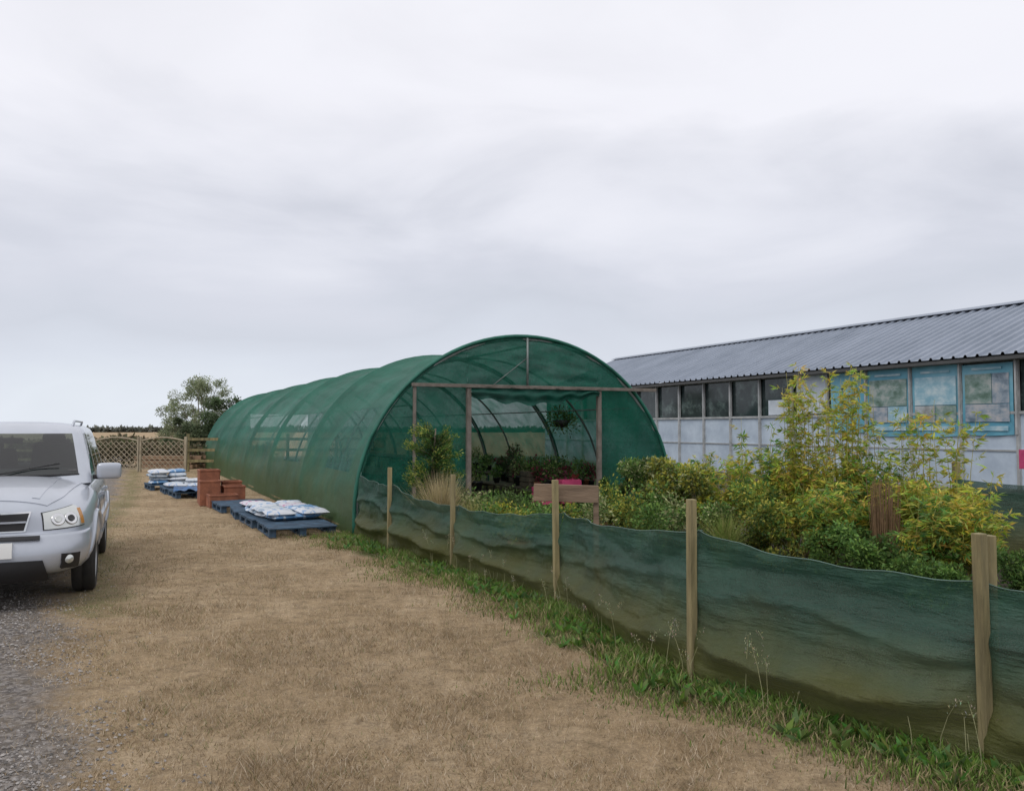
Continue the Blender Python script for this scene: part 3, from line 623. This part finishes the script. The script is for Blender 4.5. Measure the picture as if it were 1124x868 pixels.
def cloth(x0,x1,z0,z1,m,yo=-.04,nm='cloth'):
    V=[];nu,nv=30,12
    for j in range(nv+1):
        for i in range(nu+1): V.append((x0+(x1-x0)*i/nu,yo+.02*noise.noise(Vector((i*.15+x0,j*.3,0))),z0+(z1-z0)*j/nv-.03*math.sin(i/nu*math.pi)**2*(1-j/nv)))
    idx=np.arange((nu+1)*(nv+1)).reshape(nv+1,nu+1); Fq=np.stack([idx[:-1,:-1],idx[:-1,1:],idx[1:,1:],idx[1:,:-1]],-1).reshape(-1,4)
    fast_mesh(nm,V,Fq,m,None,bn,True)
teal=bannermat('banner_teal',(.10,.32,.44),(.15,.41,.53),(.25,.51,.62),.7)
cloth(-2.9,-1.60,1.48,3.28,teal); cloth(-1.52,-.08,1.40,3.30,teal); cloth(.0,1.42,1.40,3.30,teal); cloth(1.5,2.85,1.44,3.24,teal)
pm=[bannermat('print_%s'%n_,a,b_,c_,3.0) for n_,a,b_,c_ in(('garden',(.09,.16,.12),(.20,.29,.26),(.38,.42,.40)),('shop',(.12,.17,.22),(.28,.34,.40),(.46,.46,.47)),('sky',(.22,.42,.52),(.34,.52,.60),(.52,.64,.68)),('stone',(.24,.24,.23),(.36,.38,.38),(.48,.52,.54)))]
for q_,(x0,x1) in enumerate(((-1.44,-.16),(.08,1.34),(1.58,2.77))):
    z=3.0
    for r_,hh in enumerate((.78,.46)):
        cw=([0,1] if r_==0 else [0,.5,1]) if q_!=2 else ([0,.62,1] if r_==0 else [0,1])
        for q in range(len(cw)-1):
            a=x0+(x1-x0)*cw[q]+.01; c=x0+(x1-x0)*cw[q+1]-.01
            b=B(); b.box(((a+c)/2,-.066,z-hh/2),(c-a,.008,hh-.02)); b.obj('printed_picture',pm[(q_*2+r_+q)%4],bn)
        z-=hh
    b=B(); b.box(((x0+x1)/2,-.066,1.60),(x1-x0-.1,.006,.12)); b.box(((x0+x1)/2,-.066,3.12),(x1-x0-.4,.006,.06)); b.obj('caption_strip',pm[2],bn)
b=B(); b.tube([(-2.2+.30*math.cos(a*.3927),-.07,2.65+.30*math.sin(a*.3927)) for a in range(17)],.05,6); b.tube([(-1.9,-.07,2.7),(-1.92,-.07,2.25),(-2.15,-.07,2.05),(-2.45,-.07,2.15)],.045,6); b.obj('logo',mat('logo_green',(.48,.62,.42),.6),bn,True)
b=B()
for s_ in(10.9,12.4,13.9,15.4,16.9): b.box((s_-12.45,-.10,2.40 if s_<16 else 2.66),(.05,.04,1.9 if s_<16 else 1.36))
b.obj('mullions',M_frame,bn)

# pink notice on a post at the right
pe=empty('pink_sign',(11.25,17.9,0),.2); b=B(); b.box((0,0,.93),(.45,.02,.42)); b.obj('board',M_pink,pe,bevel=.004); b=B(); b.box((0,.04,.56),(.05,.05,1.12)); b.obj('post',M_wood,pe)

# ------------------------------------------------------------------ back-left
tf=empty('trellis_fence',(-15.4,30.2,0),-.04); b=B()
for k in range(2):
    x0=k*1.75
    for xx in(x0,x0+1.7): b.box((xx,0,.65),(.09,.09,1.3))
    b.box((x0+.85,0,.12),(1.6,.04,.05))
    b.tube([(x0+.05+1.6*q/12,0,1.15+.12*math.sin(math.pi*q/12)) for q in range(13)],.03,5)
    for q in range(-8,18):
        for sg in(1,-1):
            xa=q*.2; x1,z1,x2,z2=xa,.14,xa+1.0,1.14
            if sg<0: x1,x2=x2,x1
            f0=max(0,(0-x1)/(x2-x1)) if x2>x1 else max(0,(x1-1.6)/(x1-x2)); f1=min(1,(1.6-x1)/(x2-x1)) if x2>x1 else min(1,x1/(x1-x2))
            if f1-f0>.03:
                A_=Vector((x0+.05+x1+(x2-x1)*f0,.012*sg,z1+(z2-z1)*f0)); B_=Vector((x0+.05+x1+(x2-x1)*f1,.012*sg,z1+(z2-z1)*f1)); b.tube([A_,B_],.013,4)
b.obj('lattice',mat('pale_trellis_wood',(.42,.36,.26),.8,(.28,.23,.16),5),tf)
rf=empty('rail_fence',(-12.0,30.4,0),.12); b=B()
for k in range(5): b.box((k*1.8,0,.7),(.1,.1,1.4))
for z_ in(.4,.8,1.2): b.box((3.6,-.065,z_),(7.3,.03,.1))
b.obj('timber',M_wood,rf)
rf=empty('rail_fence',(-34,33,0),-.08); b=B()
for k in range(11): b.box((k*1.8,0,.6),(.1,.1,1.2))
for z_ in(.4,.75,1.1): b.box((9,-.065,z_),(18.2,.03,.09))
b.obj('timber',M_wood,rf)
b=B()
for k in range(12): b.box((random.uniform(-.2,.2),(k%4)*.3,.1+.17*(k//4)),(2.2,.25,.14))
o=b.obj('timber_stack',mat('sawn_timber',(.30,.19,.12),.8,(.20,.13,.08),3)); o.location=(-13.6,32.5,0)
TG=[(.30,.36,.19),(.38,.43,.25),(.22,.28,.14),(.44,.47,.30)]
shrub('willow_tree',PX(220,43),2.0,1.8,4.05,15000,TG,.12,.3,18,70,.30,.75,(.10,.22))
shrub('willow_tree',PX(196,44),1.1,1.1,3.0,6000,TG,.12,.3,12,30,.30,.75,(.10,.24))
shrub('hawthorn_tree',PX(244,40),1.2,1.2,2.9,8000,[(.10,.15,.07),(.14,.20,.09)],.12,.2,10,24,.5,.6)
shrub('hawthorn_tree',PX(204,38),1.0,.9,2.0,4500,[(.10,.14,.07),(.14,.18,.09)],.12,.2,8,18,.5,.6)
def hedge(x0,x1,y,h,n,cols,ls,name):
    xx=rng.uniform(x0,x1,n); hh=h*(.75+.25*pn(xx,xx*0+y,.6)); zz=rng.random(n)**.7*hh; yy=y+rng.normal(0,.5,n); L=rng.uniform(.6,1.4,n)*ls
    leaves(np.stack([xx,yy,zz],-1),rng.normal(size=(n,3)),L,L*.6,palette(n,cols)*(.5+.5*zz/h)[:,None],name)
hedge(-60,-17,46,1.25,16000,[(.15,.12,.07),(.12,.14,.06),(.24,.19,.11)],.22,'hedge')
hedge(-22,-10,34,1.25,7000,[(.13,.11,.07),(.10,.12,.05),(.24,.20,.12)],.16,'bramble_hedge')
hedge(-400,400,330,2.0,30000,[(.22,.24,.20),(.25,.26,.22)],1.4,'distant_tree_line')

# ------------------------------------------------------------------ car
CAR=empty('parked_car',(-5.50,9.1,0),math.radians(-65.5))
m,nt,p,o=newmat('silver_paint'); M_sil=m; p.inputs['Metallic'].default_value=.35; p.inputs['Roughness'].default_value=.32; p.inputs['Coat Weight'].default_value=.6; p.inputs['Coat Roughness'].default_value=.05
n1=noise_n(nt,3,5); r=ramp(nt,n1.outputs[0],[(.3,(.42,.45,.50)),(.7,(.48,.51,.57))]); nt.links.new(r.outputs[0],p.inputs['Base Color'])
m,nt,p,o=newmat('car_glass'); M_cg=m
tr=N(nt,'ShaderNodeBsdfTransparent'); tr.inputs[0].default_value=(.42,.50,.50,1); gl=N(nt,'ShaderNodeBsdfGlossy'); gl.inputs['Roughness'].default_value=.02
fr_=N(nt,'ShaderNodeFresnel'); fr_.inputs[0].default_value=1.75; mx=N(nt,'ShaderNodeMixShader'); nt.links.new(fr_.outputs[0],mx.inputs[0]); nt.links.new(tr.outputs[0],mx.inputs[1]); nt.links.new(gl.outputs[0],mx.inputs[2]); nt.links.new(mx.outputs[0],o.inputs[0])
M_rub=mat('tyre_rubber',(.022,.022,.022),.85,(.035,.033,.03),10); M_alloy=mat('alloy_wheel',(.45,.46,.47),.35,metal=.8)
M_chr=mat('chrome',(.7,.7,.7),.12,(.65,.65,.65),metal=1); M_seat=mat('seat_fabric',(.07,.072,.076),.9); M_dash=mat('grey_dash',(.13,.13,.13),.8)
m,nt,p,o=newmat('headlamp_lens'); M_lamp=m; p.inputs['Base Color'].default_value=(.60,.62,.60,1); p.inputs['Roughness'].default_value=.12; p.inputs['Metallic'].default_value=.45; p.inputs['Coat Weight'].default_value=1
M_amb=mat('amber_lens',(.55,.25,.06),.2); M_red=mat('red_lens',(.45,.02,.02),.2)
st=[(2.24,.36,.50,.83),(2.19,.31,.66,.90),(2.04,.27,.80,.965),(1.65,.26,.865,1.03),(1.15,.26,.885,1.09),(.95,.26,.89,1.095),(0,.26,.89,1.09),(-1.5,.27,.89,1.09),(-2.0,.29,.86,1.08),(-2.17,.35,.76,1.04)]
V=[];F=[]
for k,(x_,zb,w_,zt) in enumerate(st):
    fx=[.05,.05,.04][k] if k<3 else 0
    half=[(0,zb,fx),(w_*.80,zb,fx),(w_*.97,zb+.11,fx),(w_*1.01,.56,fx),(w_*1.0,.69,0),(w_*.975,zt-.17,0),(w_*.86,zt-.045,-.01),(w_*.48,zt+.025,0),(0,zt+.045,0)]
    full=[(x_+f,y_,z_) for y_,z_,f in half]+[(x_+f,-y_,z_) for y_,z_,f in half[-2:0:-1]]
    V+=full
K=16
for k in range(len(st)-1):
    for j in range(K): F.append((k*K+j,k*K+(j+1)%K,(k+1)*K+(j+1)%K,(k+1)*K+j))
def cap(k,flip):
    o_=k*K; fs=[]
    L1=[0,1,2,3,4,5,6,7,8]; R1=[0,15,14,13,12,11,10,9,8]
    fs.append((0,1,15)) 
    for a in range(1,7): fs.append((L1[a],L1[a+1],R1[a+1],R1[a]))
    fs.append((7,8,9))
    return [tuple(o_+i for i in (f if flip else f[::-1])) for f in fs]
F+=cap(0,False)+cap(len(st)-1,True)
b=B(); b.add(V,F); body=b.obj('body',[M_sil,M_dark],CAR,True,sub=3)
bm=bmesh.new(); bm.from_mesh(body.data); bmesh.ops.recalc_face_normals(bm,faces=bm.faces); bm.to_mesh(body.data); bm.free()
dg=bpy.context.evaluated_depsgraph_get(); ev=body.evaluated_get(dg); tm=ev.to_mesh()
bvh=BVHTree.FromPolygons([v.co.copy() for v in tm.vertices],[tuple(p.vertices) for p in tm.polygons]); ev.to_mesh_clear()
for x_ in(1.33,-1.29):
    c_=B(); c_.lathe((x_,0,.36),[(0,-1.2),(.40,-1.2),(.40,1.2),(0,1.2)],40,0,'y'); co=c_.obj('arch_cutter',M_dark)
    bm=bmesh.new(); bm.from_mesh(co.data); bmesh.ops.remove_doubles(bm,verts=bm.verts,dist=1e-4); bmesh.ops.recalc_face_normals(bm,faces=bm.faces); bm.to_mesh(co.data); bm.free()
    mo=body.modifiers.new('arch','BOOLEAN'); mo.object=co; mo.operation='DIFFERENCE'; mo.solver='EXACT'
    try: mo.material_mode='TRANSFER'
    except Exception: pass
dg=bpy.context.evaluated_depsgraph_get(); nm=bpy.data.meshes.new_from_object(body.evaluated_get(dg)); body.modifiers.clear(); body.data=nm
for o_ in [o for o in bpy.data.objects if o.name.startswith('arch_cutter')]: bpy.data.objects.remove(o_)
b=B(); b.box((1.33,0,.52),(.95,1.15,.5)); b.box((-1.29,0,.52),(.95,1.15,.5)); b.obj('wheel_wells',M_dark,CAR)
def patch(name,fn,m,nu=16,nv=8,off=.012,dirn=(-1,0,0),parent=CAR,mask=None):
    dv=Vector(dirn).normalized(); V=[]; back=[]
    for j in range(nv+1):
        for i in range(nu+1):
            o_=Vector(fn(i/nu,j/nv)); h=bvh.ray_cast(o_-dv*2.5,dv)
            if h[0] is None or (abs(dv.x)>.5 and abs(h[0].x)<1.5):
                hn=bvh.find_nearest(o_); h=(hn[0],hn[1])
            n_=h[1] if h[1].dot(dv)<.15 else -h[1]; V.append(h[0]+n_*off); back.append(h[0]-n_*.01)
    n1=nu+1; b=B(); fs=[(j*n1+i,j*n1+i+1,(j+1)*n1+i+1,(j+1)*n1+i) for j in range(nv) for i in range(nu)]
    ring=[i for i in range(nu+1)]+[j*n1+nu for j in range(1,nv+1)]+[nv*n1+i for i in range(nu-1,-1,-1)]+[j*n1 for j in range(nv-1,0,-1)]
    o2=len(V); sk=[]
    for k in range(len(ring)): sk.append((ring[k],ring[(k+1)%len(ring)],o2+(k+1)%len(ring),o2+k))
    b.add(list(V)+[back[r_] for r_ in ring],fs+sk); o=b.obj(name,m,parent,True)
    e_=o.modifiers.new('es','EDGE_SPLIT'); e_.split_angle=math.radians(50); return o
lerp=lambda a,b_,t:a+(b_-a)*t
Vb=[];nu,nv=60,12
for j in range(nv+1):
    for i in range(nu+1):
        a=lerp(-1.32,1.32,i/nu); z=lerp(.30,.675,j/nv); o_=Vector((1.75,0,z)); dv=Vector((math.cos(a)*.75,math.sin(a)*1.2,0)).normalized()
        h=bvh.ray_cast(o_+dv*3,-dv); pz=j/nv; bulge=.035+.02*math.sin(math.pi*min(1,pz*1.1)); fade=1-.6*max(0,abs(i/nu*2-1)-.8)/.2
        Vb.append(h[0]+dv*bulge*fade)
idx=np.arange((nu+1)*(nv+1)).reshape(nv+1,nu+1); Fq=np.stack([idx[:-1,:-1],idx[:-1,1:],idx[1:,1:],idx[1:,:-1]],-1).reshape(-1,4)
fb=fast_mesh('front_bumper',[tuple(v) for v in Vb],Fq,M_sil,None,CAR,True); so_=fb.modifiers.new('s','SOLIDIFY'); so_.thickness=.03; so_.offset=-1
patch('lower_intake',lambda u,v:(2.2,lerp(-.52,.52,u)*lerp(1,.93,v),lerp(.325,.455,v)),M_dark,16,4,.066)
patch('number_plate',lambda u,v:(2.2,lerp(-.26,.26,u),lerp(.485,.595,v)),mat('plate_white',(.78,.78,.76),.4,(.75,.75,.73)),4,2,.075)
patch('bumper_slot',lambda u,v:(2.2,lerp(-.46,.46,u),lerp(.615,.645,v)),M_dark,12,2,.062)
for s in(1,-1):
    patch('fog_lamp_recess',lambda u,v:(2.1,s*lerp(.56,.71,u),lerp(.39,.50,v)),M_dark,8,5,.060,(-1,-s*.35,0))
    h=bvh.ray_cast(Vector((2.1,s*.635,.445))+Vector((2,s*.7,0)),Vector((-1,-s*.35,0)).normalized())
    if h[0]:
        b=B(); b.lathe((0,0,0),[(0,.02),(.035,.014),(.042,0),(0,0)],16,0,'z'); o=b.obj('fog_lamp',M_lamp,CAR,True); o.location=h[0]+Vector((1,s*.35,0)).normalized()*.061; o.rotation_euler=Vector((1,s*.35,0)).to_track_quat('Z','Y').to_euler()
    dr=(-1,-s*.75,0)
    def lampf(u,v,g_=0): 
        y_=lerp(.40-g_,.86+g_,u); zl=.705-g_*.6+.015*u; zh=.845+g_*.6+.055*u-.10*max(0,u-.85)/.15*.6; return (2.1,s*y_,lerp(zl,zh,v))
    patch('headlamp_rim',lambda u,v:lampf(u,v,.012),M_dark,16,6,.006,dr)
    patch('headlamp',lambda u,v:lampf(u,v),M_lamp,16,6,.014,dr)
    for yy,rr,mm_ in((.53,.058,M_chr),(.53,.030,M_lamp),(.67,.060,M_chr),(.67,.030,M_seat)):
        h=bvh.ray_cast(Vector((2.1,s*yy,.785))-Vector(dr).normalized()*2,Vector(dr).normalized())
        if h[0]:
            b=B(); b.lathe((0,0,0),[(rr,.0),(rr,.008),(rr*.86,.009),(rr*.5,.004),(0,.006)],18,0,'z'); o=b.obj('lamp_reflector',mm_,CAR,True); n_=h[1] if h[1].x>0 else -h[1]; o.location=h[0]+n_*(.014 if mm_==M_chr else .019); o.rotation_euler=n_.to_track_quat('Z','Y').to_euler()
    patch('indicator',lambda u,v:(2.1,s*lerp(.80,.85,u),lerp(.73,.86,v)),M_amb,3,4,.018,dr)
    patch('side_cladding',lambda u,v:(lerp(.90,-.86,u),0,lerp(.30,.46,v)),M_dark,20,4,.02,(0,-s,0))
    patch('rubbing_strip',lambda u,v:(lerp(.88,-.84,u),0,lerp(.64,.70,v)),M_sil,20,2,.02,(0,-s,0))
    for dx in(.86,-.10,-1.0): patch('door_gap',lambda u,v:(dx+.004*u,0,lerp(.48,1.0,v)),M_dark,1,8,.003,(0,-s,0))
    for dx in(.05,-.85): patch('door_handle',lambda u,v:(dx+.10+.14*u,0,lerp(.86,.89,v)),M_sil,4,2,.035,(0,-s,0))
    for wx in(1.33,-1.29):
        b=B(); pts=[]
        for a in range(-12,193,8):
            a_=math.radians(a); px_=wx+.415*math.cos(a_); pz=.36+.415*math.sin(a_)
            h=bvh.ray_cast(Vector((px_,s*3,pz)),Vector((0,-s,0)))
            if h[0]: pts.append(h[0]+Vector((0,-s*.005,0)))
        b.tube(pts,.03,8); b.obj('wheel_arch_trim',M_sil,CAR,True)
    patch('tail_lamp',lambda u,v:(-2.1,s*lerp(.60,.80,u),lerp(.72,.98,v)),M_red,6,5,.015,(1,-s*.5,0))
patch('grille_surround',lambda u,v:(2.2,lerp(-.385,.385,u)*lerp(.90,1,v),lerp(.695,.865,v)),M_chr,16,5,.008)
patch('grille',lambda u,v:(2.2,lerp(-.37,.37,u)*lerp(.90,1,v),lerp(.705,.852,v)),M_dark,16,5,.014)
patch('grille_bar',lambda u,v:(2.2,lerp(-.35,.35,u),lerp(.773,.789,v)),M_sil,16,1,.028)
patch('badge',lambda u,v:(2.2,lerp(-.05,.05,u),lerp(.745,.82,v)),M_chr,4,3,.033)
patch('bonnet',lambda u,v:(lerp(1.03,2.12,v),lerp(-.72,.72,u)*lerp(1,.80,v)*math.sqrt(1-.25*max(0,v-.7)**2/.09),1),M_sil,24,24,.007,(0,0,-1))
for s in(1,-1): patch('bonnet_crease',lambda u,v:(lerp(1.05,2.04,v),s*(lerp(.50,.40,v)+lerp(-.03,.03,u)),1),M_sil,2,16,.012,(0,0,-1))
patch('rear_bumper',lambda u,v:(-2.2,lerp(-.74,.74,u),lerp(.34,.62,v)),M_sil,24,6,.03,(1,0,0))
def ring(z,xf,xr,hy):
    P=[];nf=10
    for i in range(nf+1):
        y_=lerp(-.86,.86,i/nf)*hy; P.append((xf-.16*(y_/hy)**2,y_,z))
    P.append((xf-.14-.03,hy*.94,z)); P.append((xf-.23,hy*.985,z))
    xs_=[0,.27,.30,.33,.60,.635,.66,.93,1.0]
    a=xf-.27; c=xr+.08
    for f in xs_: P.append((lerp(a,c,f),hy,z))
    P.append((xr+.01,hy*.93,z))
    for i in range(7): P.append((xr,lerp(.82,-.82,i/6)*hy,z))
    P.append((xr+.01,-hy*.93,z))
    for f in xs_[::-1]: P.append((lerp(a,c,f),-hy,z))
    P.append((xf-.23,-hy*.985,z)); P.append((xf-.17,-hy*.94,z)); return P
rings=[ring(1.04,1.22,-2.10,.80),ring(1.12,1.11,-2.08,.79),ring(1.25,.93,-2.04,.755),ring(1.42,.69,-1.99,.705),ring(1.545,.50,-1.94,.665),ring(1.59,.40,-1.91,.64),ring(1.635,.24,-1.84,.575),ring(1.665,.04,-1.6,.43),ring(1.68,-.3,-1.2,.2)]
n_=len(rings[0]); V=[p for r_ in rings for p in r_]; F=[];MI=[]
nf=10
def isglass(i):
    if i<nf: return True
    if i in(nf,nf+1,nf+2): return False
    s0=nf+3; rel=i-s0
    if 0<=rel<8: return rel in(0,3,6)
    s1=s0+9
    if i==s0+8: return False
    if 0<i-s1<7: return True
    rel=i-(s1+9)
    if 0<=rel<8: return (7-rel) in(0,3,6)
    return False
for k in range(len(rings)-1):
    for i in range(n_):
        F.append((k*n_+i,k*n_+(i+1)%n_,(k+1)*n_+(i+1)%n_,(k+1)*n_+i)); MI.append(1 if (1<=k<=3 and isglass(i)) else 0)
F.append(tuple((len(rings)-1)*n_+i for i in range(n_))); MI.append(0)
b=B(); b.add(V,F); b.m=MI; cabin=b.obj('cabin',[M_sil,M_cg],CAR,True)
b=B(); b.box((.70,0,1.15),(.50,1.30,.05)); b.box((.0,0,1.145),(.9,1.24,.012)); b.obj('dashboard',M_dash,CAR,bevel=.015)
b=B(); b.box((-.9,0,1.145),(2.2,1.30,.012)); b.obj('interior_floor',M_seat,CAR)
b=B()
for yy in(.36,-.36):
    b.box((-.05,yy,1.27),(.14,.46,.36),0,Matrix.Rotation(-.15,3,'Y'),.85); b.box((-.09,yy,1.50),(.09,.24,.12),0,Matrix.Rotation(-.12,3,'Y'),.9)
    b.box((-1.0,yy,1.24),(.14,.55,.24),0,Matrix.Rotation(-.15,3,'Y'),.9); b.box((-1.03,yy,1.41),(.09,.24,.12),0,None,.9)
b.obj('seats',M_seat,CAR,True,bevel=.04)
b=B(); b.tube([(.42+.06*math.sin(a*.3307),-.36+.17*math.cos(a*.3307),1.24+.14*math.sin(a*.3307)) for a in range(20)],.014,6); b.obj('steering_wheel',M_dark,CAR,True)
b=B(); b.box((.42,0,1.47),(.04,.22,.06)); b.obj('rear_view_mirror',M_dark,CAR,bevel=.01)
b=B(); b.tube([(1.13-.16*(t*1.0)**2,t*.68,1.125) for t in [i/8-1 for i in range(17)]],.014,6)
b.tube([(1.12,-.05,1.14),(.99,.30,1.205),(.93,.50,1.24)],.006,4); b.tube([(1.09,-.55,1.13),(.99,-.3,1.205),(.94,-.1,1.245)],.006,4); b.obj('wipers',M_dark,CAR,True)
for s in(1,-1):
    b=B(); b.tube([(.05,s*.555,1.63),(-.1,s*.56,1.685),(-1.5,s*.56,1.685),(-1.62,s*.54,1.63)],.014,6); b.obj('roof_rail',M_sil,CAR,True)
    b=B(); b.box((0,0,0),(.13,.24,.17),0); o=b.obj('mirror',M_sil,CAR,True,sub=3); o.location=(.80,s*.955,1.15)
    o.data.attributes.new('crease_edge','FLOAT','EDGE'); ca=o.data.attributes['crease_edge']; ca.data.foreach_set('value',[.4]*len(o.data.edges))
    b=B(); b.box((.80,s*.86,1.09),(.06,.12,.05)); b.obj('mirror_stalk',M_dark,CAR,bevel=.01)
    for wx in(1.33,-1.29):
        b=B(); R_=.345; wd=.105
        b.lathe((wx,s*.77,R_),[(.235,-wd*.9),(.30,-wd),(.33,-wd*.92),(R_,-wd*.6),(R_,-.02),(R_-.008,-.015),(R_-.008,.0),(R_,.005),(R_,wd*.6),(.33,wd*.92),(.30,wd),(.235,wd*.9)],40,0,'y')
        b.lathe((wx,s*.77,R_),[(.235,-wd*.9),(.225,0),(.235,wd*.9)],40,1,'y')
        b.lathe((wx,s*(.77+.02),R_),[(0,0),(.225,0)],30,2,'y')
        b.lathe((wx,s*(.77+.05),R_),[(0,s*.035),(.055,s*.03),(.06,0)],16,1,'y')
        for q in range(5):
            M_=Matrix.Rotation(q*2*math.pi/5,3,'Y'); b.box(Vector((wx,s*(.77+.055),R_))+M_@Vector((0,0,.13)),(.07,.035,.21),1,M_)
        b.obj('wheel',[M_rub,M_alloy,M_dark],CAR,True)
print('done')
